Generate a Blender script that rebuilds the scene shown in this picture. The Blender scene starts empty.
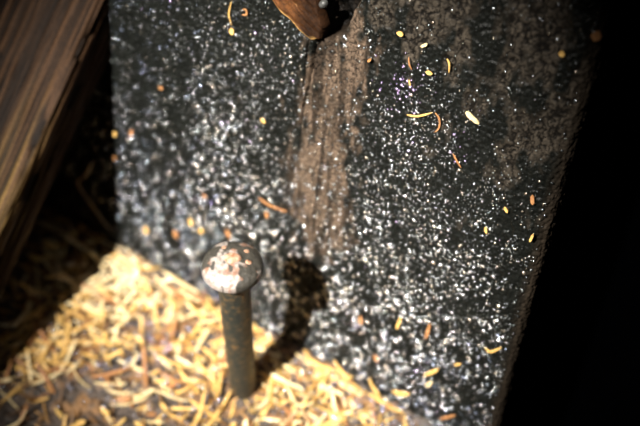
import bpy, math, random
import numpy as np
from mathutils import Matrix, Vector

# ---------------------------------------------------------------- measured geometry
# Metres.  Vectors in camera axes (x right, y up, -z forward); to_world() turns them
# into the place's axes: z up (the spike stands upright on the ledge), origin at its foot.
LENS = 60.0
F = 640 * LENS / 36.0
def ray(u, v): return np.array([(u-320)/F, (213-v)/F, -1.0])
def unit(v): v = np.asarray(v, float); return v/np.linalg.norm(v)
FOOT = ray(243, 388)*.66
HEAD = ray(232, 261)*.56
UP = unit(HEAD-FOOT)
def on_plane(u, v, p, n): r = ray(u, v); return r*(n@p)/(n@r)
C1 = on_plane(120, 252, FOOT, UP); C2 = on_plane(290, 350, FOOT, UP)
CR = unit(C2-C1)                                   # the crease between ledge and post
BACK = unit(np.cross(UP, CR));
if BACK[2] > 0: BACK = -BACK
TILT = math.radians(14)
LEAN = UP*math.cos(TILT)+BACK*math.sin(TILT)
WN = unit(np.cross(CR, LEAN))
if WN[2] < 0: WN = -WN                             # outward normal of the post's face
def wall_pt(u, v): return on_plane(u, v, C1, WN)
YW = unit(np.array([0, 0, -1.]) - UP*(np.array([0, 0, -1.])@UP)); XW = np.cross(YW, UP)
R = np.array([XW, YW, UP])
def to_world(P): return (np.asarray(P)-FOOT)@R.T
def dir_world(D): return np.asarray(D)@R.T
def world_to_px(P):
    Q = np.asarray(P)@R+FOOT
    return 320+F*Q[..., 0]/-Q[..., 2], 213-F*Q[..., 1]/-Q[..., 2]

# ---------------------------------------------------------------- camera, world, lamp, exposure
scene = bpy.context.scene
COL = scene.collection
cam_data = bpy.data.cameras.new('camera'); cam = bpy.data.objects.new('camera', cam_data)
COL.objects.link(cam); scene.camera = cam
M = np.eye(4); M[:3, :3] = R; M[:3, 3] = to_world(np.zeros(3))
cam.matrix_world = Matrix(M.tolist())
cam_data.lens = LENS; cam_data.sensor_width = 36; cam_data.clip_start = .01
cam_data.dof.use_dof = True; cam_data.dof.focus_distance = .525; cam_data.dof.aperture_fstop = 4.2

world = bpy.data.worlds.new('world'); scene.world = world; world.use_nodes = True
bg = world.node_tree.nodes['Background']
bg.inputs[0].default_value = (.75, .8, 1, 1); bg.inputs[1].default_value = .0004

SHADOW = wall_pt(308, 278)
LD = unit(SHADOW-HEAD)                             # the way the light travels
LAMP = HEAD-LD*1.6
spot = bpy.data.lights.new('lamp', 'SPOT'); spot.energy = 570; spot.color = (1, .95, .88)
spot.spot_size = math.radians(15.6); spot.spot_blend = 1.0; spot.shadow_soft_size = .012
so = bpy.data.objects.new('lamp', spot); COL.objects.link(so)
so.location = to_world(LAMP)
aim = to_world(wall_pt(285, 220))
so.rotation_euler = (Vector(aim)-so.location).to_track_quat('-Z', 'Y').to_euler()

scene.view_settings.view_transform = 'Standard'; scene.view_settings.look = 'None'
scene.view_settings.gamma = 1; scene.view_settings.use_curve_mapping = False
scene.view_settings.exposure = 0.0

# ---------------------------------------------------------------- noise in numpy
def table(seed, n=256): return np.random.RandomState(seed).rand(n, n)
def vnoise(x, y, seed):
    t = table(seed); xi = np.floor(x).astype(int); yi = np.floor(y).astype(int)
    fx = x-xi; fy = y-yi; fx = fx*fx*(3-2*fx); fy = fy*fy*(3-2*fy)
    a = t[xi % 256, yi % 256]; b = t[(xi+1) % 256, yi % 256]
    c = t[xi % 256, (yi+1) % 256]; d = t[(xi+1) % 256, (yi+1) % 256]
    return (a*(1-fx)+b*fx)*(1-fy)+(c*(1-fx)+d*fx)*fy
def fbm(x, y, seed, o=3):
    s = 0; amp = 1; tot = 0
    for k in range(o):
        s = s+amp*vnoise(x*2**k+k*7.3, y*2**k-k*3.1, seed+k); tot += amp; amp *= .5
    return s/tot
def cells(x, y, seed, jit=.85):
    """F1, F2 and a random value per cell"""
    tx, ty, tv = table(seed), table(seed+1), table(seed+2)
    xi = np.floor(x).astype(int); yi = np.floor(y).astype(int)
    f1 = np.full(x.shape, 9.); f2 = np.full(x.shape, 9.); val = np.zeros(x.shape)
    for i in (-1, 0, 1):
        for j in (-1, 0, 1):
            cx, cy = (xi+i) % 256, (yi+j) % 256
            d = np.hypot(xi+i+.5+(tx[cx, cy]-.5)*jit-x, yi+j+.5+(ty[cx, cy]-.5)*jit-y)
            near = d < f1
            f2 = np.where(near, f1, np.minimum(f2, d)); val = np.where(near, tv[cx, cy], val)
            f1 = np.where(near, d, f1)
    return f1, f2, val
def smooth(a, b, x): t = np.clip((x-a)/(b-a), 0, 1); return t*t*(3-2*t)
def blob(u, v, cx, cy, rx, ry=None, rot=0):
    ry = ry or rx; c, s = math.cos(math.radians(rot)), math.sin(math.radians(rot))
    dx, dy = u-cx, v-cy
    return np.exp(-(((dx*c+dy*s)/rx)**2+((-dx*s+dy*c)/ry)**2))

# ---------------------------------------------------------------- mesh helpers
def new_mesh(name, verts, faces, mat, attrs=None, smooth_shade=True):
    verts = np.asarray(verts, np.float32); me = bpy.data.meshes.new(name)
    if isinstance(faces, np.ndarray):
        k = faces.shape[1]; n = len(faces)
        me.vertices.add(len(verts)); me.vertices.foreach_set('co', verts.ravel())
        me.loops.add(n*k); me.loops.foreach_set('vertex_index', faces.astype(np.int32).ravel())
        me.polygons.add(n); me.polygons.foreach_set('loop_start', np.arange(0, n*k, k, dtype=np.int32))
        me.update(calc_edges=True)
    else:
        me.from_pydata([tuple(map(float, v)) for v in verts], [], faces); me.update()
    me.polygons.foreach_set('use_smooth', np.full(len(me.polygons), smooth_shade))
    for nm, arr in (attrs or {}).items():
        at = me.color_attributes.new(nm, 'FLOAT_COLOR', 'POINT')
        c = np.ones((len(verts), 4), np.float32); c[:, :3] = arr; at.data.foreach_set('color', c.ravel())
    me.materials.append(mat)
    return me
def link(name, me, parent=None):
    o = bpy.data.objects.new(name, me); COL.objects.link(o)
    if parent: o.parent = parent
    return o
def tag(o, label=None, cat=None, group=None, kind=None):
    if label: o['label'] = label
    if cat: o['category'] = cat
    if group: o['group'] = group
    if kind: o['kind'] = kind
    return o
def empty(name, loc=(0, 0, 0)):
    o = bpy.data.objects.new(name, None); COL.objects.link(o); o.location = loc; o.empty_display_size = .01
    return o
def grid_faces(nu, nv):
    i = np.arange(nu-1)[:, None]*nv+np.arange(nv-1)[None, :]
    i = i.ravel()
    return np.stack([i, i+nv, i+nv+1, i+1], 1)

# ---------------------------------------------------------------- materials
def nodes(name):
    m = bpy.data.materials.new(name); m.use_nodes = True
    nt = m.node_tree; return m, nt, nt.nodes['Principled BSDF']
def ramp(nt, stops):
    r = nt.nodes.new('ShaderNodeValToRGB'); e = r.color_ramp.elements
    while len(e) < len(stops): e.new(.5)
    for q, (p, c) in zip(e, stops): q.position = p; q.color = (*c, 1)
    return r
def noise(nt, scale, detail=4, rough=.6, stretch=None, dist=0):
    tc = nt.nodes.new('ShaderNodeTexCoord'); n = nt.nodes.new('ShaderNodeTexNoise')
    n.inputs['Scale'].default_value = scale; n.inputs['Detail'].default_value = detail
    n.inputs['Roughness'].default_value = rough; n.inputs['Distortion'].default_value = dist
    src = tc.outputs['Object']
    if stretch:
        mp = nt.nodes.new('ShaderNodeMapping'); mp.inputs['Scale'].default_value = stretch
        nt.links.new(src, mp.inputs[0]); src = mp.outputs[0]
    nt.links.new(src, n.inputs['Vector']); return n
def bump(nt, src, b, dist, strength=1):
    q = nt.nodes.new('ShaderNodeBump'); q.inputs['Distance'].default_value = dist
    q.inputs['Strength'].default_value = strength
    nt.links.new(src, q.inputs['Height']); nt.links.new(q.outputs[0], b.inputs['Normal'])
def attr(nt, name):
    a = nt.nodes.new('ShaderNodeAttribute'); a.attribute_name = name; return a
def mul(nt, a, b, fac=1.0):
    m = nt.nodes.new('ShaderNodeMix'); m.data_type = 'RGBA'; m.blend_type = 'MULTIPLY'
    m.inputs[0].default_value = fac
    nt.links.new(a, m.inputs[6]); nt.links.new(b, m.inputs[7]); return m.outputs[2]
def surface_mat(name, grain, spec=.5, bump_d=.0003, scale=900):
    """colour and gloss come from the surface's own wear attributes, grain from noise"""
    m, nt, b = nodes(name)
    a = attr(nt, 'tone'); n = noise(nt, scale, 5, .65, grain)
    r = ramp(nt, [(.3, (.45, .45, .45)), (.7, (1.3, 1.3, 1.3))]); nt.links.new(n.outputs[0], r.inputs[0])
    nt.links.new(mul(nt, a.outputs['Color'], r.outputs[0]), b.inputs['Base Color'])
    g = attr(nt, 'gloss'); sp = nt.nodes.new('ShaderNodeSeparateColor'); nt.links.new(g.outputs['Color'], sp.inputs[0])
    nt.links.new(sp.outputs[0], b.inputs['Roughness']); nt.links.new(sp.outputs[1], b.inputs['Specular IOR Level'])
    bump(nt, n.outputs[0], b, bump_d)
    return m
M_WALL = surface_mat('tarred_wood', (1, 1, 1))
M_SOIL = surface_mat('ledge_soil', (1, 1, 1), scale=500, bump_d=.0006)
M_BRACE = surface_mat('weathered_brace', (1, 1, 1), scale=700)

M_BEAD, nt, b = nodes('tar_droplet')
a = attr(nt, 'tone'); nt.links.new(a.outputs['Color'], b.inputs['Base Color'])
b.inputs['Metallic'].default_value = .95; b.inputs['Roughness'].default_value = .2

def shaving_mat(name, col, dark):
    m, nt, b = nodes(name)
    n = noise(nt, 900, 3, .6, (1, .12, 1))
    r = ramp(nt, [(.3, dark), (.62, col)]); nt.links.new(n.outputs[0], r.inputs[0])
    nt.links.new(r.outputs[0], b.inputs['Base Color']); b.inputs['Roughness'].default_value = .6
    b.inputs['Subsurface Weight'].default_value = .0
    return m
M_SHAVE = {'golden': shaving_mat('golden_shaving', (.76, .49, .15), (.42, .21, .05)),
           'pale': shaving_mat('pale_shaving', (.82, .68, .40), (.60, .41, .17)),
           'rusty orange': shaving_mat('orange_shaving', (.42, .20, .07), (.24, .09, .03))}
M_SHSTUFF, nt, b = nodes('shaving_litter')
a = attr(nt, 'tone'); nt.links.new(a.outputs['Color'], b.inputs['Base Color']); b.inputs['Roughness'].default_value = .65

M_HEAD = surface_mat('bolt_head_steel', (1, 1, 1), scale=420, bump_d=.0005)
M_SHANK, nt, b = nodes('bolt_shank_steel')
n1 = noise(nt, 260, 5, .65)
r1 = ramp(nt, [(.44, (.026, .03, .025)), (.56, (.05, .045, .03)), (.68, (.20, .11, .04))])
nt.links.new(n1.outputs[0], r1.inputs[0]); nt.links.new(r1.outputs[0], b.inputs['Base Color'])
b.inputs['Metallic'].default_value = .3; b.inputs['Roughness'].default_value = .5
bump(nt, n1.outputs[0], b, .0008)
M_RUST, nt, b = nodes('rust_flake')
n1 = noise(nt, 400, 4, .6); r1 = ramp(nt, [(.35, (.2, .09, .04)), (.65, (.46, .28, .19))])
nt.links.new(n1.outputs[0], r1.inputs[0]); nt.links.new(r1.outputs[0], b.inputs['Base Color']); b.inputs['Roughness'].default_value = .7
bump(nt, n1.outputs[0], b, .0004)
M_WEDGE = surface_mat('wedge_wood', (1, 1, 1), scale=600)
M_GREY, nt, b = nodes('grey_flake')
n1 = noise(nt, 500, 4); r1 = ramp(nt, [(.3, (.02, .02, .019)), (.7, (.07, .07, .065))])
nt.links.new(n1.outputs[0], r1.inputs[0]); nt.links.new(r1.outputs[0], b.inputs['Base Color']); b.inputs['Roughness'].default_value = .5

# ---------------------------------------------------------------- the tarred post (back)
# direction of its grain: seen lines run down towards x = 170
def grain_dir():
    lo, hi = 400., 5000.
    f = lambda v: WN@ray(160, v)
    for _ in range(60):
        mid = (lo+hi)/2
        if f(lo)*f(mid) <= 0: hi = mid
        else: lo = mid
    return -unit(ray(160, lo))
G = grain_dir()
if G@UP < 0: G = -G
E = unit(np.cross(G, WN))
if E[0] < 0: E = -E
O = wall_pt(320, 213)
def wall_ab(u, v): p = wall_pt(u, v)-O; return p@E, p@G
A_EDGE = wall_ab(556, 200)[0]
RAD = .010                                           # rounded arris
SIDE = .22
res = .00062
a0 = wall_ab(60, 0)[0]-.03; a1 = A_EDGE+SIDE
bs = [wall_ab(*p)[1] for p in ((0, 0), (640, 0), (640, 426), (0, 426), (300, 426))]
b0 = max(min(bs), -.26)-.01; b1 = max(bs[:2])+.02
def sheet(s):
    """across-the-post arc length -> (position along E, height along WN, angle of normal)"""
    s0 = A_EDGE-RAD; L = RAD*math.pi/2
    th = np.clip((s-s0)/RAD, 0, math.pi/2)*1.0
    x = np.where(s < s0, s, s0+RAD*np.sin(th)); h = -RAD*(1-np.cos(th))-np.maximum(s-s0-L, 0)
    return x, h, th
S1 = np.concatenate([np.arange(a0, A_EDGE+.012, res), np.arange(A_EDGE+.012, a1, .0022)]); na = len(S1); nb = int((b1-b0)/res)
S_, B_ = np.meshgrid(S1, np.linspace(b0, b1, nb), indexing='ij')
S_ = S_.ravel(); B_ = B_.ravel()
wig = (fbm(B_*30, B_*0, 5)-.5)*.004
X_, H_, TH = sheet(S_+wig*smooth(A_EDGE-.03, A_EDGE, S_))
def wall_cam(x, bb, h): return O+np.outer(x, E)+np.outer(bb, G)+np.outer(h, WN)
base_cam = wall_cam(X_, B_, H_)
U_ = 320+F*base_cam[:, 0]/-base_cam[:, 2]; V_ = 213-F*base_cam[:, 1]/-base_cam[:, 2]

def brown_zone(u, v):      # strip where bare brown wood shows
    return np.clip(1.0*blob(u, v, 322, 95, 34, 120, 6)+.8*blob(u, v, 318, 195, 34, 60, 6)+.6*blob(u, v, 360, 60, 30, 70)+.5*blob(u, v, 335, 235, 30, 40), 0, 1)
def plate_zone(u, v):      # dull crazed plates, top right
    return np.clip(1.0*blob(u, v, 520, 40, 75, 110)+.8*blob(u, v, 440, 10, 60, 45)+.7*blob(u, v, 545, 130, 40, 90, 12)+.6*blob(u, v, 395, 20, 40, 60), 0, 1)
def drop_zone(u, v):       # how thickly droplets sit
    d = .50+.75*blob(u, v, 235, 120, 75, 110)+.6*blob(u, v, 230, 215, 90, 50)+.7*blob(u, v, 410, 130, 45, 60, 0)+.8*blob(u, v, 420, 250, 90, 90)+.75*blob(u, v, 390, 350, 110, 80)+.3*blob(u, v, 330, 260, 60, 50)
    d = d*(1-.82*np.clip(plate_zone(u, v), 0, 1))*(1-.6*brown_zone(u, v))
    d *= 1-.6*blob(u, v, 170, 150, 16, 110)-.6*blob(u, v, 180, 0, 90, 60)
    d = d*(1-.35*smooth(500, 560, u))+.8*blob(u, v, 592, 22, 8)+.8*blob(u, v, 562, 98, 9)+.5*blob(u, v, 508, 95, 7)
    return np.clip(d, .02, 1.2)
rag = fbm(S_*260, B_*130, 31, 3)
bz = smooth(.38, .72, brown_zone(U_, V_)*.62+(rag-.5)*.75+.15*fbm(S_*700, B_*120, 33)-.02)
pz = smooth(.40, .62, plate_zone(U_, V_)*.58+(fbm(S_*120, B_*60, 35, 4)-.5)*1.3+.03)
dry = np.maximum(bz, pz)
# relief
h = (fbm(S_*22, B_*9, 41, 3)-.5)*.003
fib = fbm(S_*900+fbm(S_*60, B_*25, 3)*14, B_*40, 45, 3); h += (fib-.5)*.0007
f1, f2, val = cells(S_*430+fbm(S_*300, B_*300, 8)*2.6, B_*250+fbm(S_*320, B_*320, 18)*1.6, 51)
plate = smooth(.03, .22, f2-f1)
q1, q2_, qv = cells(S_*230+fbm(S_*300, B_*300, 28)*2.2, B_*140+fbm(S_*320, B_*320, 38)*1.8, 151)
plate = np.where(pz > bz, smooth(.10, .40, q2_-q1), plate)
g1, g2, gv = cells(S_*540+fbm(S_*300, B_*300, 9)*1.1, B_*420, 61)
gran = np.sqrt(np.clip(1-(g1/.62)**2, 0, 1))*(.35+.9*gv)
k1, k2, kv = cells(S_*240, B_*200, 71)
lump = np.sqrt(np.clip(1-(k1/.6)**2, 0, 1))*kv
tar = 1-.75*dry
h += dry*(plate-1)*.00045+tar*(gran*.0009+lump*.0004)
# vertical drying crack under the wedge
def polyline_dist(pts, s, bb):
    d = np.full(s.shape, 9.); along = np.zeros(s.shape)
    for k in range(len(pts)-1):
        p = np.array(pts[k]); q = np.array(pts[k+1]); w = q-p; L2 = w@w
        t = np.clip(((s-p[0])*w[0]+(bb-p[1])*w[1])/L2, 0, 1)
        dd = np.hypot(s-p[0]-t*w[0], bb-p[1]-t*w[1]); near = dd < d
        d = np.where(near, dd, d); along = np.where(near, (k+t)/(len(pts)-1), along)
    return d, along
CRACK = [wall_ab(*p) for p in ((317, 30), (312, 62), (308, 84), (302, 110), (298, 150))]
d, al = polyline_dist(CRACK, S_, B_)
wcr = .0011*(1-.75*al)+.0002; crack = smooth(1, .35, d/wcr)
h -= crack*.006*(1-.5*al)
d2, al2 = polyline_dist([wall_ab(*p) for p in ((308, 40), (304, 75), (300, 100))], S_, B_)
crack2 = smooth(1, .3, d2/.0006); h -= crack2*.0018
# hollow beside the wedge
hol = np.zeros(S_.shape)
for (u, v, r_) in ((327, 4, .0075), (334, 12, .0055), (332, 22, .0055), (328, 32, .004), (341, 6, .007), (338, 16, .006), (344, -8, .009), (320, -10, .010), (338, 28, .003), (325, 16, .005)):
    ca, cb = wall_ab(u, v); dd = np.hypot(S_-ca, (B_-cb)*.8)*(1+.35*(rag-.5))
    hol = np.maximum(hol, smooth(1.15, .55, dd/r_))
h -= hol*.018
side = smooth(.2, 1.2, TH); h = h*(1-.3*side)
NRM = np.outer(np.cos(TH), WN)+np.outer(np.sin(TH), E)
wall_v = base_cam+NRM*h[:, None]
# wear, with tone darkened in the hollow and cracks, spot by spot
tarc = np.array([.0068, .0074, .0064]); brown = np.array([.120, .084, .058]); grey = np.array([.050, .041, .031])
tone = np.tile(tarc, (len(S_), 1))*(.6+.9*fbm(S_*300, B_*200, 81)[:, None])
streak = smooth(.35, .6, fbm(S_*330, B_*26, 171, 3)); bro = brown*(.50+.7*fib[:, None])*(.35+.75*streak[:, None]); gre = grey*(.55+.9*val[:, None]*.6+.4*fib[:, None])
tone = tone*(1-bz[:, None])+bro*bz[:, None]
pz2 = pz*(1-bz*.8); tone = tone*(1-pz2[:, None])+gre*pz2[:, None]
tone *= (1-.88*dry*(1-plate))[:, None]                     # tar left in the joints between plates
tone = tone*(1-hol*.9)[:, None]; tone = tone*(1-crack*.9)[:, None]*(1-crack2*.8)[:, None]
sidec = np.array([.035, .026, .018])*(.3+1.4*fbm(S_*500, B_*25, 91))[:, None]
tone = tone*(1-side[:, None])+sidec*side[:, None]
rough = .30+.30*dry+.25*side+.1*(rag-.5)
gloss = np.stack([rough, .08+.03*(1-dry)*(1-side), rough*0], 1)
faces = grid_faces(na, nb)
if True:   # close the post at the back so that it is a solid timber
    idx = np.arange(na*nb).reshape(na, nb)
    loop = np.concatenate([idx[:, 0], idx[-1, 1:], idx[-2::-1, -1], idx[0, -2:0:-1]])
    back = wall_v[loop].copy(); back -= np.outer((back-O)@WN+.12, WN)
    nb0 = len(wall_v); n = len(loop); k = np.arange(n)
    wall_v = np.concatenate([wall_v, back]); tone = np.concatenate([tone, tone[loop]]); gloss = np.concatenate([gloss, gloss[loop]])
    faces = np.concatenate([faces, np.stack([loop[k], nb0+k, nb0+(k+1) % n, loop[(k+1) % n]], 1)])
me = new_mesh('timber_post', to_world(wall_v), faces, M_WALL, {'tone': tone, 'gloss': gloss})
post = link('timber_post', me)
tag(post, 'black tarred timber post glittering with droplets, rising behind the domed bolt', 'post')

# ---------------------------------------------------------------- droplets
rng = np.random.RandomState(3)
def icosphere(sub):
    import bmesh
    bm = bmesh.new(); bmesh.ops.create_icosphere(bm, subdivisions=sub, radius=1)
    v = np.array([x.co for x in bm.verts]); f = np.array([[y.index for y in x.verts] for x in bm.faces]); bm.free()
    return v, f
IV, IF = icosphere(2); IV1, IF1 = icosphere(1)
def bead_mesh(name, P, N, rad, flat, tint, IV=IV, IF=IF):
    """many little domes: position, normal, radius, flattening"""
    n = len(P)
    t = np.cross(N, rng.randn(n, 3)); t /= np.linalg.norm(t, axis=1)[:, None]; q = np.cross(N, t)
    el = 1+rng.rand(n)*.35
    v = (P[:, None]+IV[None, :, 0:1]*t[:, None]*(rad*el)[:, None, None]
         + IV[None, :, 1:2]*q[:, None]*rad[:, None, None]+IV[None, :, 2:3]*N[:, None]*(rad*flat)[:, None, None])
    f = (IF[None]+np.arange(n)[:, None, None]*len(IV)).reshape(-1, 3)
    return new_mesh(name, v.reshape(-1, 3), f, M_BEAD, {'tone': np.repeat(tint, len(IV), 0)})
WV = to_world(wall_v[:na*nb]); 
cand = rng.randint(0, na*nb, 110000)
cand = cand[(TH[cand] < .7)&(hol[cand] < .1)&(crack[cand] < .1)]
u, v = U_[cand], V_[cand]
cl = fbm(S_[cand]*170, B_[cand]*120, 101, 2)             # droplets gather in clusters
keep = rng.rand(len(cand)) < drop_zone(u, v)*(.20+.80*smooth(.28, .60, cl))*.72
keep &= (u > -10)&(u < 650)&(v > -60)&(v < 450)
cand = cand[keep][:24000]
u, v = U_[cand], V_[cand]
rad = .00032+.00056*rng.rand(len(cand))**2.2+.00008*smooth(150, 400, v)
tint = np.array([.58, .62, .625])*(.12+1.0*rng.rand(len(cand))**1.25)[:, None]
big = rng.rand(len(cand)) < .10*smooth(110, 260, v+.4*(250-u))*(1-dry[cand]); rad[big] = .00075+.00035*rng.rand(big.sum()); tint[big] = (1, 1.02, 1.05)
warm = rng.rand(len(cand)) < .2; tint[warm] *= (1.1, .9, .7)
pur = rng.rand(len(cand)) < .8*blob(u, v, 405, 80, 22)+.6*blob(u, v, 465, 150, 12)+.006; tint[pur] = (.72, .55, .9)
blu = rng.rand(len(cand)) < .45*smooth(280, 120, u)+.3*smooth(300, 400, v); tint[blu] *= (.8, .9, 1.2)  # cool sky reflection painted in as a bluish tint, left and low
NW = dir_world(NRM[cand]); NW = NW+rng.randn(*NW.shape)*.25; NW /= np.linalg.norm(NW, axis=1)[:, None]
flat = .55+.4*rng.rand(len(cand)); order = np.argsort(-rad); cut = 7500
for sel, iv, jf, lab in ((order[:cut], IV, IF, 'larger silvery glossy tar droplets'), (order[cut:], IV1, IF1, 'fine silvery glossy tar droplets')):
    drops = link('tar_droplets', bead_mesh('tar_droplets', WV[cand[sel]], NW[sel], rad[sel], flat[sel], tint[sel], iv, jf), post)
    tag(drops, lab, kind='stuff')

# ---------------------------------------------------------------- the ledge
wn_w = dir_world(WN); c1_w = to_world(C1); cr_w = dir_world(CR); cr_w[2] = 0; cr_w /= np.linalg.norm(cr_w)
out_w = np.array([wn_w[0], wn_w[1], 0]); out_w /= np.linalg.norm(out_w)     # from the crease out over the ledge
def ledge_height(X, Y):
    q = (X-c1_w[0])*out_w[0]+(Y-c1_w[1])*out_w[1]
    p = (X-c1_w[0])*cr_w[0]+(Y-c1_w[1])*cr_w[1]
    z = (fbm(p*60+50, q*60+50, 111, 3)-.5)*.005+.007*np.exp(-np.maximum(q, 0)/.014)-.0015
    return z
PMAX = float(np.linalg.norm(on_plane(490, 446, FOOT, UP)-C1)); gp = np.arange(-.16, PMAX, .0013); gq = np.arange(-.035, .30, .0013)
PP, QQ = np.meshgrid(gp, gq, indexing='ij')
X = c1_w[0]+PP*cr_w[0]+QQ*out_w[0]; Y = c1_w[1]+PP*cr_w[1]+QQ*out_w[1]
Z = ledge_height(X, Y)
gs1, gs2, gsv = cells(PP*420, QQ*420, 121)
Z = Z+np.sqrt(np.clip(1-(gs1/.6)**2, 0, 1))*gsv*.0014
lv = np.stack([X, Y, Z], -1).reshape(-1, 3)
n1 = fbm(PP*110, QQ*110, 131).ravel(); n2 = gsv.ravel()
tone = np.array([.060, .042, .030])*(.4+1.3*n2)[:, None]
gold = smooth(.55, .75, n1)[:, None]*.6; tone = tone*(1-gold)+np.array([.35, .17, .05])*gold
gloss = np.stack([.45+.3*n2, .6+0*n2, 0*n2], 1)
fl = grid_faces(len(gp), len(gq))
idx = np.arange(len(gp)*len(gq)).reshape(len(gp), len(gq))
loop = np.concatenate([idx[:, 0], idx[-1, 1:], idx[-2::-1, -1], idx[0, -2:0:-1]])
bk = lv[loop].copy(); bk[:, 2] = -.04; n0 = len(lv); k = np.arange(len(loop)); n = len(loop)
lv = np.concatenate([lv, bk]); tone = np.concatenate([tone, tone[loop]]); gloss = np.concatenate([gloss, gloss[loop]])
fl = np.concatenate([fl, np.stack([loop[k], loop[(k+1) % n], n0+(k+1) % n, n0+k], 1)])
floor = link('floor', new_mesh('floor', lv, fl, M_SOIL, {'tone': tone, 'gloss': gloss}))
tag(floor, 'dark soiled ledge strewn with wood shavings below the tarred post', kind='structure')

# droplets on the ledge
n = 9000
p = rng.uniform(-.05, .33, n); q = rng.uniform(.0, .2, n)
x = c1_w[0]+p*cr_w[0]+q*out_w[0]; y = c1_w[1]+p*cr_w[1]+q*out_w[1]; z = ledge_height(x, y)+.0008
P = np.stack([x, y, z], 1); u, v = world_to_px(P)
dz = .10+.9*blob(u, v, 150, 345, 40, 35)+.6*blob(u, v, 190, 400, 40, 30)+.8*blob(u, v, 330, 385, 90, 28, 25)+.3*blob(u, v, 60, 360, 40, 30)+.8*blob(u, v, 400, 420, 50, 30)
keep = (rng.rand(n) < dz*.8)&(np.hypot(x, y) > .011)&(u > -20)&(v < 470)
P = P[keep][:3600]; m = len(P)
rad = .0004+.0007*rng.rand(m)**2
tint = np.array([.62, .68, .90])*(.6+.6*rng.rand(m))[:, None]  # bluish tint stands in for sky reflected in the droplets
lift = rng.rand(m)*.004; P[:, 2] += (.002+lift)*(rng.rand(m) < .75)
NN = np.tile([0, 0, 1.], (m, 1))+rng.randn(m, 3)*.2; NN /= np.linalg.norm(NN, axis=1)[:, None]
tag(link('tar_droplets', bead_mesh('tar_droplets_ledge', P, NN, rad, np.ones(m), tint), floor), 'bluish glossy droplets among the shavings', kind='stuff')

# ---------------------------------------------------------------- wood shavings
def ribbon(L, w, t, curl, twist, seg=6, seed=0, taper=.6):
    """a thin solid strip of wood along y, bent by curl (radians) and twisted"""
    rs = random.Random(seed); vs = []; y = z = 0; ang = -curl/2; step = L/seg; pts = []
    for k in range(seg+1):
        pts.append((y, z, ang)); y += math.cos(ang)*step; z += math.sin(ang)*step; ang += curl/seg*(.6+.8*rs.random())
    cy = sum(p[0] for p in pts)/len(pts); cz = min(p[1] for p in pts)
    for k, (y, z, a) in enumerate(pts):
        s = k/seg; ww = w*(1-taper*abs(2*s-1)**3)*(.8+.4*rs.random())/2; tw = twist*(s-.5)
        xo = (rs.random()-.5)*w*.35
        for sx, sz in ((-1, -1), (1, -1), (1, 1), (-1, 1)):
            px = sx*ww; pz = sz*t/2
            qx = px*math.cos(tw)-pz*math.sin(tw); qz = px*math.sin(tw)+pz*math.cos(tw)
            vs.append((qx+xo, y-cy-qz*math.sin(a), z-cz+t/2+qz*math.cos(a)))
    fs = []
    for k in range(seg):
        o_ = 4*k
        for j in range(4): fs.append((o_+j, o_+(j+1) % 4, o_+4+(j+1) % 4, o_+4+j))
    fs += [(3, 2, 1, 0), tuple(4*seg+j for j in range(4))]
    return np.array(vs), fs
def place_matrix(loc, normal, heading, tiltx=0, tilty=0, scale=1):
    nz = Vector(normal).normalized(); h = Vector(heading); h = (h-nz*h.dot(nz)).normalized()
    m = Matrix((h.cross(nz), h, nz)).transposed().to_4x4()
    return Matrix.Translation(Vector(loc)) @ m @ Matrix.Rotation(tiltx, 4, 'X') @ Matrix.Rotation(tilty, 4, 'Y') @ Matrix.Scale(scale, 4)

SHAPES = {'straight': [(.022, .0021, .0005, .35, .5), (.030, .0024, .0005, .5, .9), (.016, .0021, .0005, .3, .3)],
          'curled': [(.026, .0023, .0004, 1.9, 1.2), (.020, .0019, .0004, 2.4, .8), (.032, .0021, .0004, 1.5, 2.0)],
          'stubby': [(.009, .0032, .0008, .5, .4), (.007, .0028, .0008, .3, .3)]}
def shaving_density(u, v):
    d = .95*blob(u, v, 110, 275, 60, 32, 30)+.95*blob(u, v, 190, 310, 80, 38, 28)+.75*blob(u, v, 90, 330, 90, 38, -20)+.8*blob(u, v, 210, 365, 55, 35)
    d += .8*blob(u, v, 280, 385, 60, 28, 20)+.6*blob(u, v, 345, 405, 50, 24, 20)+.5*blob(u, v, 30, 355, 40, 30)+.5*blob(u, v, 215, 415, 70, 20)+.25
    d *= 1-.85*blob(u, v, 75, 395, 28, 26)-.6*blob(u, v, 140, 352, 24, 18)-.6*blob(u, v, 150, 405, 26, 20)-.35*blob(u, v, 30, 410, 40, 20)
    return np.clip(d, 0, 1)
rnd = random.Random(11)
def pick_spot(inframe):
    while True:
        p = rnd.uniform(-.13, .30); q = rnd.uniform(.0015, .17) if inframe else rnd.uniform(.001, .22)
        x = c1_w[0]+p*cr_w[0]+q*out_w[0]; y = c1_w[1]+p*cr_w[1]+q*out_w[1]
        if math.hypot(x, y) < .013: continue
        u, v = world_to_px(np.array([x, y, 0.]))
        if inframe and not (-5 < u < 640 and v < 432): continue
        if u > 420+rnd.random()*40: continue
        if rnd.random() < float(shaving_density(u, v)): return x, y, p, q, u, v
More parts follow.
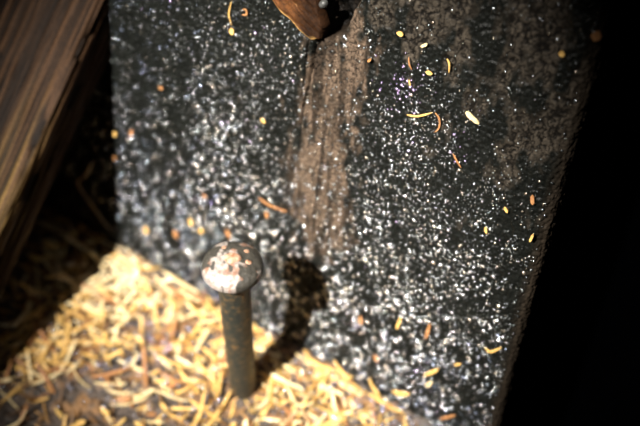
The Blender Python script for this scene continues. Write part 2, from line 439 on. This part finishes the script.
# the litter underneath: uncountable
LV, LF, LT = [], [], []
off = 0
litter_tones = [(.72, .46, .14), (.78, .60, .30), (.26, .11, .03), (.42, .22, .06), (.16, .08, .03), (.22, .12, .05)]
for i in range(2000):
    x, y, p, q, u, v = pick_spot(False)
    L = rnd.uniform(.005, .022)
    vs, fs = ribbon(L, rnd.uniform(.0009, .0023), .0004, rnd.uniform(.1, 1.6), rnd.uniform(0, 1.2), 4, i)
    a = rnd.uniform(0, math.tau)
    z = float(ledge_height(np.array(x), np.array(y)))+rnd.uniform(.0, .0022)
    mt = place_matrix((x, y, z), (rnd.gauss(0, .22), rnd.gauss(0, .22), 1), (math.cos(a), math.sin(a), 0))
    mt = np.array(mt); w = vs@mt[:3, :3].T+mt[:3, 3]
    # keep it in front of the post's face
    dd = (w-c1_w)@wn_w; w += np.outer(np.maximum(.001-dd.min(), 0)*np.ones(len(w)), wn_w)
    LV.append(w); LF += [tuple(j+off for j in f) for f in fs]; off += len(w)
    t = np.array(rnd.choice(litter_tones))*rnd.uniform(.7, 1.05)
    if rnd.random() < .6*float(blob(u, v, 120, 275, 50, 30)): t = np.array((.95, .8, .5))  # blown-out light on the heap painted in as near-white tone
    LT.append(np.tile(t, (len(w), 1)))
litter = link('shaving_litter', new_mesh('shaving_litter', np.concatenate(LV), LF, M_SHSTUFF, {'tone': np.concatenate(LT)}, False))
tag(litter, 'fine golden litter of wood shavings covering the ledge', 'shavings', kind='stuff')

# the shavings that can be told apart
protos = {}
for shp, specs in SHAPES.items():
    for k, sp in enumerate(specs):
        for tn in M_SHAVE:
            vs, fs = ribbon(*sp, seg=6, seed=k*7+len(shp))
            protos[shp, k, tn] = new_mesh('wood_shaving', vs, fs, M_SHAVE[tn], None, False)
def zone_name(u, v):
    if u < 62: return 'at dim left end of ledge'
    if v < 300 and u < 175: return 'in brightest heap beneath brace shadow'
    if u > 262: return 'right of bolt foot'
    if u > 190 and v > 330: return 'around bolt foot'
    if v > 372: return 'low on ledge, left of bolt'
    if u > 150: return 'just left of bolt shank'
    return 'midway between brace shadow and bolt'
count = 0
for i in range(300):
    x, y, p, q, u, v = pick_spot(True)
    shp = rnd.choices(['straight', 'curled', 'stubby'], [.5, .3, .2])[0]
    k = rnd.randrange(len(SHAPES[shp])); tn = rnd.choices(list(M_SHAVE), [.5, .34+.9*float(blob(u, v, 120, 275, 50, 30)), .16])[0]  # extra pale ones paint in the heap's hot spot of light
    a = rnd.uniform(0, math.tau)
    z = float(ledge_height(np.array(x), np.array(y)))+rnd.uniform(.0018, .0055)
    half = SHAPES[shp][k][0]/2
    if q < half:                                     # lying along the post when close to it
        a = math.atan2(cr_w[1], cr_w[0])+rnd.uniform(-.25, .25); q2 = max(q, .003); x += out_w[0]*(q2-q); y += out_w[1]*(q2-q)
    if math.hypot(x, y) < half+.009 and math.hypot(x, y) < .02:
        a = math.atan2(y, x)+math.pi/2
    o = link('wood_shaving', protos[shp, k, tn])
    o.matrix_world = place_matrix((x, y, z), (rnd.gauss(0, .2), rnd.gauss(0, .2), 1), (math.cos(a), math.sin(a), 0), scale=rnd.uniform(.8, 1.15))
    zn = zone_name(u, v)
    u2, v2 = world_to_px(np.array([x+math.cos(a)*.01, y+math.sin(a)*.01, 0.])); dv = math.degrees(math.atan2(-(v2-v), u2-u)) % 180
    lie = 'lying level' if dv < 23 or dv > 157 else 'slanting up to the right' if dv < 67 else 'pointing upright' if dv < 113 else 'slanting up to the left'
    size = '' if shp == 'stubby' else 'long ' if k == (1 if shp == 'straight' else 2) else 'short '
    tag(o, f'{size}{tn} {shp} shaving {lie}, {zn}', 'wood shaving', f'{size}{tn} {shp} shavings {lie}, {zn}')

# ---------------------------------------------------------------- single chips and fibres stuck to the post
def wall_world(u, v, lift=.0016):
    return to_world(wall_pt(u, v)+WN*lift)
def fibre(name, pts, width, thick, mat, label, cat, lift=.0022):
    """a strip following points seen on the post's face; real strip lying on the surface"""
    P = [Vector(wall_world(*p, lift=lift+.0006*(k % 2))) for k, p in enumerate(pts)]
    # resample (Catmull-Rom)
    out = []
    for k in range(len(P)-1):
        p0, p1, p2, p3 = P[max(k-1, 0)], P[k], P[k+1], P[min(k+2, len(P)-1)]
        for s in range(4):
            t = s/4; out.append(.5*((2*p1)+(p2-p0)*t+(2*p0-5*p1+4*p2-p3)*t*t+(3*p1-p0-3*p2+p3)*t**3))
    out.append(P[-1]); c0 = out[len(out)//2].copy(); nz = Vector(wn_w); vs = []
    for k, p in enumerate(out):
        tdir = (out[min(k+1, len(out)-1)]-out[max(k-1, 0)]).normalized(); sd = tdir.cross(nz).normalized()
        s = k/(len(out)-1); ww = width/2*(1-.8*abs(2*s-1)**2.5)*(.85+.3*random.Random(k*31+int(pts[0][0])).random())
        for sx, sz in ((-1, -1), (1, -1), (1, 1), (-1, 1)):
            vs.append(p-c0+sd*sx*ww+nz*sz*thick/2)
    fs = []
    for k in range(len(out)-1):
        for j in range(4): fs.append((4*k+j, 4*k+(j+1) % 4, 4*k+4+(j+1) % 4, 4*k+4+j))
    n = len(out)-1; fs += [(3, 2, 1, 0), tuple(4*n+j for j in range(4))]
    o = link(name, new_mesh(name, [tuple(v) for v in vs], fs, mat, None, False)); o.location = c0
    tag(o, label, cat); return o
GO, PA, RU = M_SHAVE['golden'], M_SHAVE['pale'], M_SHAVE['rusty orange']
FIB = [
 ('wood_fibre', [(449, 57), (452, 62), (451, 71)], .0009, GO, 'curved golden fibre on the dull crazed plates near the top right'),
 ('wood_chip', [(468, 110), (474, 115), (481, 122)], .0026, PA, 'pale broad wood chip lying diagonally, right of the long golden straw'),
 ('wood_fibre', [(409, 113), (420, 114), (434, 111)], .0009, GO, 'long thin golden straw lying level on black tar'),
 ('wood_fibre', [(437, 111), (442, 117), (441, 126), (437, 130)], .0009, RU, 'hooked orange fibre hanging off the right end of the long golden straw'),
 ('wood_chip', [(399, 31), (406, 33)], .0022, GO, 'small amber chip, upper of two under the top edge right of the hollow'),
 ('wood_chip', [(423, 45), (430, 42)], .0016, PA, 'small pale chip below and right of the amber chip near the top'),
 ('wood_chip', [(428, 70), (435, 72)], .0018, GO, 'small golden chip lying level below the pale chip'),
 ('wood_fibre', [(411, 55), (412, 62), (414, 68)], .0007, RU, 'short upright orange fibre above the purple droplets'),
 ('wood_fibre', [(411, 78), (413, 84)], .0007, GO, 'tiny golden fibre within the purple droplets'),
 ('wood_fibre', [(455, 152), (459, 158), (463, 166)], .0008, RU, 'thin brown fibre slanting down in black tar below the long golden straw'),
 ('wood_fibre', [(261, 196), (272, 203), (289, 210)], .0012, RU, 'orange fibre slanting down to the right above the bolt head'),
 ('wood_chip', [(562, 54), (566, 50)], .0028, GO, 'small amber chip high near the right arris of the post'),
 ('wood_chip', [(596, 30), (601, 38)], .0050, RU, 'rounded orange bark chip on the right arris, topmost on the post'),
 ('wood_chip', [(534, 193), (535, 202)], .0020, RU, 'upright orange chip near the right arris, upper of a pair'),
 ('wood_chip', [(535, 232), (532, 239)], .0014, GO, 'upright golden chip near the right arris, lower of a pair'),
 ('wood_chip', [(403, 315), (399, 326)], .0018, GO, 'short golden chip standing upright on the post right of the bolt shadow'),
 ('wood_chip', [(432, 321), (428, 336)], .0018, RU, 'orange upright chip right of the short golden upright chip'),
 ('wood_chip', [(426, 373), (433, 370), (440, 367)], .0020, GO, 'golden chip rising to the right above the forked piece'),
 ('wood_chip', [(428, 384), (434, 379)], .0022, PA, 'pale stub just below the golden rising chip'),
 ('wood_chip', [(394, 389), (403, 391), (411, 392)], .0028, GO, 'broad golden chip lying level low on the post'),
 ('wood_fibre', [(487, 346), (493, 349), (503, 345)], .0013, GO, 'wavy golden fibre low near the right arris'),
 ('wood_fibre', [(456, 363), (463, 361)], .0013, GO, 'small golden fibre low on the post left of the wavy one'),
 ('wood_chip', [(457, 413), (442, 416)], .0016, RU, 'dim orange chip at the foot of the post'),
 ('wood_chip', [(233, 27), (236, 33)], .0026, GO, 'amber chip hanging at the end of the thin upright straw'),
 ('wood_fibre', [(234, 0), (232, 12), (234, 24)], .0006, GO, 'thin upright pale straw at the top edge left of the wedge'),
 ('wood_fibre', [(245, 8), (249, 8), (249, 13), (245, 13)], .0009, RU, 'tiny curled orange fibre right of the thin upright straw'),
 ('wood_chip', [(161, 86), (166, 87)], .0018, RU, 'dull orange chip alone on the left part of the post'),
 ('wood_chip', [(263, 117), (268, 121)], .0016, GO, 'small yellow chip in dense droplets left of the crack'),
 ('wood_chip', [(116, 131), (119, 134)], .0028, GO, 'golden chip at the shadow edge, topmost there'),
 ('wood_chip', [(114, 155), (119, 157)], .0028, RU, 'orange chip at the shadow edge below the golden one'),
 ('wood_chip', [(134, 128), (134, 134)], .0022, RU, 'orange chip a little right of the shadow edge'),
 ('wood_chip', [(228, 228), (233, 236)], .0026, RU, 'orange chip touching the view of the bolt head from above'),
 ('wood_chip', [(192, 217), (194, 224)], .0030, GO, 'blurred yellow chip above and left of the bolt head'),
 ('wood_chip', [(176, 229), (180, 236)], .0032, RU, 'blurred orange chip left of the yellow one'),
 ('wood_chip', [(202, 231), (205, 227)], .0030, GO, 'blurred yellow chip nearest the bolt head on its left'),
 ('wood_chip', [(268, 210), (270, 216)], .0020, RU, 'short orange chip under the slanting orange fibre'),
 ('wood_chip', [(205, 193), (209, 196)], .0018, RU, 'dull orange chip in grey droplets above the bolt head'),
 ('wood_chip', [(147, 225), (150, 232)], .0030, GO, 'yellow chip low on the post right of the shadow edge'),
 ('wood_chip', [(370, 60), (374, 57)], .0014, RU, 'tiny tan chip on the brown bare strip'),
 ('wood_chip', [(362, 314), (364, 322)], .0022, RU, 'dull orange chip right of the bolt shadow'),
 ('wood_chip', [(376, 353), (380, 359)], .0026, RU, 'dull orange chip low on the post above the level golden one'),
 ('wood_chip', [(506, 205), (510, 210)], .0014, GO, 'tiny golden chip left of the pair near the right arris'),
 ('wood_chip', [(487, 225), (489, 231)], .0012, GO, 'tiny golden chip among droplets right of centre'),
]
for nm, pts, w, mt, lab in FIB:
    fibre(nm, pts, w, .0005 if 'fibre' in nm else .0008, mt, lab, 'fibre' if 'fibre' in nm else 'wood chip')

# ---------------------------------------------------------------- the bolt
def lathe(profile, n=64, jitter=0, seed=0):
    rs = np.random.RandomState(seed); vs = []
    th = np.linspace(0, math.tau, n, endpoint=False)
    for r_, z in profile:
        rr = r_*(1+jitter*(vnoise(np.cos(th)*3+9+z*200, np.sin(th)*3+9, seed+3)-.5))
        vs.append(np.stack([np.cos(th)*rr, np.sin(th)*rr, np.full(n, z)], 1))
    vs = np.concatenate(vs); fs = []
    for k in range(len(profile)-1):
        for j in range(n): fs.append((k*n+j, k*n+(j+1) % n, (k+1)*n+(j+1) % n, (k+1)*n+j))
    fs.append(tuple(range(n))[::-1]); m = len(profile)-1; fs.append(tuple(m*n+j for j in range(n)))
    return vs, fs
HL = float(np.linalg.norm(HEAD-FOOT)); RH = .0166; RS = .0087
bolt = empty('bolt'); tag(bolt, 'rusty domed steel bolt standing upright in the shaving-strewn ledge', 'bolt')
zb = HL-.008
prof = [(RS*.93, -.008)]+[(RS*(.93+.09*k/24), -.002+(zb+.002)*k/24) for k in range(25)]
vs, fs = lathe(prof, 48, .05, 2)
sh = link('shank', new_mesh('shank', vs, fs, M_SHANK), bolt); sh['label'] = 'dark rust-speckled round shank'
prof = [(RS*1.0, zb-.0005), (RH*.80, zb-.0003), (RH*.95, zb+.0005), (RH, zb+.0018), (RH*.985, zb+.003)]
for k in range(1, 40):
    t = k/40; prof.append((RH*.985*math.cos(t*math.pi/2)**.9, zb+.003+.0068*math.sin(t*math.pi/2)))
prof.append((.0003, zb+.0098))
vs, fs = lathe(prof, 128, .03, 5)
vs[:, 2] += np.where(vs[:, 2] > zb+.002, (fbm(vs[:, 0]*300+40, vs[:, 1]*300+40, 6)-.5)*.0009, 0)
hx, hy = vs[:, 0]/RH, vs[:, 1]/RH
worn = fbm(hx*2.9+24, hy*2.9+21, 7, 5)+.15*blob(hx, hy, -.45, -.75, .8, .55)+.10*blob(hx, hy, 0, 0, .3)-.12*blob(hx, hy, .65, .1, .35, .6)-.10*blob(hx, hy, -.6, .35, .35, .4)
wm = smooth(.525, .585, worn)[:, None]; pk = smooth(.36, .56, fbm(hx*4+3, hy*4+3, 17)+.12*blob(hx, hy, -.4, -.7, .6))[:, None]
tone = np.array([.038, .034, .026])*(1-wm)+(np.array([.29, .25, .22])*pk+np.array([.24, .13, .085])*(1-pk))*wm
gloss = np.concatenate([.55-.12*wm, .5+0*wm, 0*wm], 1)
hd = link('head', new_mesh('head', vs, fs, M_HEAD, {'tone': tone, 'gloss': gloss}), bolt); hd['label'] = 'domed head with worn pinkish and dark rust patches'
# scab of rust in the middle and flakes round it
def scab(cx, cy, r_, hgt, seed):
    n = 14; rs = random.Random(seed); top = []; V = []; 
    def zdome(x, y):
        t = min(math.hypot(x, y)/(RH*.985), .999); return zb+.003+.0068*math.sqrt(max(1-t**2.2, 0))
    for ring, (f_, hh) in enumerate(((1, -.0006), (.85, .55), (.5, 1.0))):
        for j in range(n):
            a = math.tau*j/n; rr = r_*f_*(.8+.4*rs.random()) if ring else r_*1.05
            x, y = cx+math.cos(a)*rr, cy+math.sin(a)*rr*.8
            V.append((x, y, zdome(x, y)+(hh*hgt if ring else hh)))
    V.append((cx, cy, zdome(cx, cy)+hgt*.8)); Fq = []
    for k in range(2):
        for j in range(n): Fq.append((k*n+j, k*n+(j+1) % n, (k+1)*n+(j+1) % n, (k+1)*n+j))
    for j in range(n): Fq.append((2*n+j, 2*n+(j+1) % n, 3*n))
    return np.array(V), Fq
for k, (cx, cy, r_, hg) in enumerate(((.0002, .0008, .0048, .0011), (.0075, .0062, .0016, .0006), (.0088, -.0012, .0018, .0006), (-.0048, .0085, .0015, .0005))):
    vs, fs = scab(cx, cy, r_, hg, k); s = link('rust_scab', new_mesh('rust_scab', vs, fs, M_RUST), hd)
    if k == 0: s['label'] = 'raised pinkish rust scab at the middle of the dome'

# ---------------------------------------------------------------- diagonal brace at the left
P1 = wall_pt(108, 0); P3 = on_plane(0, 372, FOOT, UP)
NS = unit(np.cross(P1-C1, P3-C1))                    # plane swept by the edge of its shadow
if NS[0] < 0: NS = -NS
# that plane must also hold the lamp: turn it about the shadow line on the post
NS = unit(np.cross(P1-C1, LAMP-C1)); NS = NS if NS[0] > 0 else -NS
E0 = on_plane(100, 0, C1, NS); E1_ = on_plane(0, 225, C1, NS)
ax = unit(E1_-E0)                                    # runs down to the left
print('brace edge depths', -E0[2], -E1_[2], 'wall depth', -wall_pt(100, 0)[2])
lgt = unit(LAMP-(E0+E1_)/2)
fn = unit(np.array([-.35, .15, 1.0])); fn = unit(fn-ax*(fn@ax))   # normal of its lit face
wd = unit(np.cross(ax, fn)); wd = wd if wd[0] < 0 else -wd         # from the edge to the left
LEN0, LEN1, WID, THK = -.045, .27, .13, .030
sink = unit(LD+.12*wd)                               # its inner side, turned away from the light
nu, nv = 620, 210
s = np.linspace(LEN0, LEN1, nu); t = np.concatenate([np.linspace(-THK, 0, 40)[:-1], np.linspace(0, WID, nv-39)])
SS, TT = np.meshgrid(s, t, indexing='ij')
rr = .0025
T2 = np.maximum(TT, 0); D2 = np.minimum(TT, 0)
gr = fbm(TT*520+fbm(SS*9, TT*20, 203)*3, SS*9, 201, 3); gr2 = fbm(TT*1500+9, SS*40, 207, 2)
gr = np.clip((gr-.5)*2.0+.5, 0, 1.1); gr2 = np.clip((gr2-.5)*1.6+.5, 0, 1.1)
hh = (gr-.5)*.0020+(gr2-.5)*.0012
gouge = smooth(.62, .75, fbm(TT*230+3, SS*35, 211, 2)); hh = hh-gouge*.0014
inw = smooth(0, rr, T2)
face = TT >= 0
Pm = E0+SS[..., None]*ax+T2[..., None]*wd-D2[..., None]*sink+np.where(face, hh-rr*(1-np.sqrt(np.clip(1-(1-np.clip(T2/rr, 0, 1))**2, 0, 1))), 0)[..., None]*fn - np.where(face, 0, hh)[..., None]*wd
vb = Pm.reshape(-1, 3)
tn = np.array([.030, .015, .007])*(.15+1.7*gr[..., None])*(.6+.8*gr2[..., None])
goldm = (smooth(.40, .7, fbm(TT*260, SS*7, 215, 2))*smooth(.05, .0, T2)*smooth(.03, .16, SS))[..., None]*.8
tn = tn*(1-goldm)+np.array([.11, .068, .022])*(.2+1.4*gr[..., None])*goldm
dk = (gouge*.85)[..., None]; tn = tn*(1-dk)
gloss = np.stack([.7+0*gr, .12+0*gr, 0*gr], -1)
fb = grid_faces(nu, len(t)); idx = np.arange(nu*len(t)).reshape(nu, len(t))
loop = np.concatenate([idx[:, 0], idx[-1, 1:], idx[-2::-1, -1], idx[0, -2:0:-1]])
bk = vb[loop].copy(); bk -= np.outer((bk-E0)@fn+THK, fn); n0 = len(vb); k = np.arange(len(loop)); n = len(loop)
vb = np.concatenate([vb, bk]); tn = tn.reshape(-1, 3); gl = gloss.reshape(-1, 3)
tn = np.concatenate([tn, tn[loop]]); gl = np.concatenate([gl, gl[loop]])
fb = np.concatenate([fb, np.stack([loop[k], loop[(k+1) % n], n0+(k+1) % n, n0+k], 1)])
print('brace end', to_world(E0+LEN1*ax-THK*fn), to_world(E0+LEN1*ax+WID*wd-THK*fn)); brace = link('timber_brace', new_mesh('timber_brace', to_world(vb), fb, M_BRACE, {'tone': tn, 'gloss': gl}))
tag(brace, 'weathered brown timber brace slanting across the top left corner', 'timber')

# twig lying in the shade between brace and post
M_TWIG, nt, b = nodes('twig_bark')
n1 = noise(nt, 600, 3); r1 = ramp(nt, [(.3, (.2, .13, .08)), (.7, (.5, .36, .24))]); nt.links.new(n1.outputs[0], r1.inputs[0])
nt.links.new(r1.outputs[0], b.inputs['Base Color']); b.inputs['Roughness'].default_value = .7
fibre('twig', [(98, 158), (90, 172), (82, 181), (92, 196), (104, 214), (114, 226)], .0014, .0012, M_TWIG, 'thin bent twig in the deep shade left of the tarred post', 'twig', .004)

# ---------------------------------------------------------------- wedge at the top
def wedge():
    out = [(262, -34), (285, 0), (302, 19), (317, 37), (324, 37), (327, 26), (322, 8), (318, -10), (312, -34)]
    up_h = [.010, .009, .008, .006, .004, .004, .0035, .004, .005]
    n = len(out); V = []; T = []
    cu, cv = 302, 2
    rings = ((1.0, None), (.97, 1.0))+tuple((f_, 1.04) for f_ in np.linspace(.92, .06, 14))
    # dense outline
    dense = []; hs = []
    for k in range(n):
        (x0, y0), (x1, y1) = out[k], out[(k+1) % n]
        for s in range(6): t_ = s/6; dense.append((x0+(x1-x0)*t_, y0+(y1-y0)*t_)); hs.append(up_h[k]*(1-t_)+up_h[(k+1) % n]*t_)
    m = len(dense)
    for ri, (f_, hf) in enumerate(rings):
        for k, (x, y) in enumerate(dense):
            px, py = cu+(x-cu)*f_, cv+(y-cv)*f_
            w_ = (x-262)*.77-(y+34)*.64; jag = float(fbm(np.array(((px-262)*.75-(py+34)*.66)*.55), np.array((px+py)*.06), 301, 3)-.5)*.003
            hgt = -.003 if hf is None else (hs[k]*f_+.0055*(1-f_))*hf+jag
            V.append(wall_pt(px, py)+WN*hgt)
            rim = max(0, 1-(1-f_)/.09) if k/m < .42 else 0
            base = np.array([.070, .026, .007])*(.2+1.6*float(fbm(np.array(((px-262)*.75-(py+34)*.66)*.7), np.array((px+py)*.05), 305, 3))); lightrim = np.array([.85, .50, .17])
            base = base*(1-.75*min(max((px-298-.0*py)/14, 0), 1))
            T.append(base*(1-rim)+lightrim*rim)  # light caught along the left rim is painted in as bright colour
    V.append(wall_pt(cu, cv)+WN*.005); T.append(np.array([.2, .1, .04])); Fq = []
    for r_ in range(len(rings)-1):
        for k in range(m): Fq.append((r_*m+k, r_*m+(k+1) % m, (r_+1)*m+(k+1) % m, (r_+1)*m+k))
    for k in range(m): Fq.append(((len(rings)-1)*m+k, (len(rings)-1)*m+(k+1) % m, len(V)-1))
    T = np.array(T); g = np.tile([.75, .1, 0], (len(V), 1))
    o = link('wooden_wedge', new_mesh('wooden_wedge', to_world(np.array(V)), Fq, M_WEDGE, {'tone': T, 'gloss': g}))
    tag(o, 'orange-brown splintered wedge pointing down at the top edge, bright along its left rim', 'wedge')
wedge()
def flake(u, v, ru, rv, hgt, lift, label):
    V = []; n = 10; rs = random.Random(int(u*7+v))
    for f_, hh in ((1, -.5), (1.05, .1), (.7, .8), (.3, 1)):
        for j in range(n):
            a = math.tau*j/n; q = f_*(.85+.3*rs.random()); V.append(wall_pt(u+math.cos(a)*ru*q, v+math.sin(a)*rv*q)+WN*(lift+hh*hgt))
    Fq = [(k*n+j, k*n+(j+1) % n, (k+1)*n+(j+1) % n, (k+1)*n+j) for k in range(3) for j in range(n)]
    Fq += [tuple(range(n))[::-1], tuple(3*n+j for j in range(n))]
    o = link('wood_flake', new_mesh('wood_flake', to_world(np.array(V)), Fq, M_GREY)); tag(o, label, 'wood flake')
flake(319, 16, 3.4, 6.5, .002, .002, 'grey rounded flake between the wedge and the dark hollow')
flake(325, 3, 4.5, 4.5, .002, .0015, 'grey flake at the top edge above the dark hollow')

bpy.context.view_layer.update()
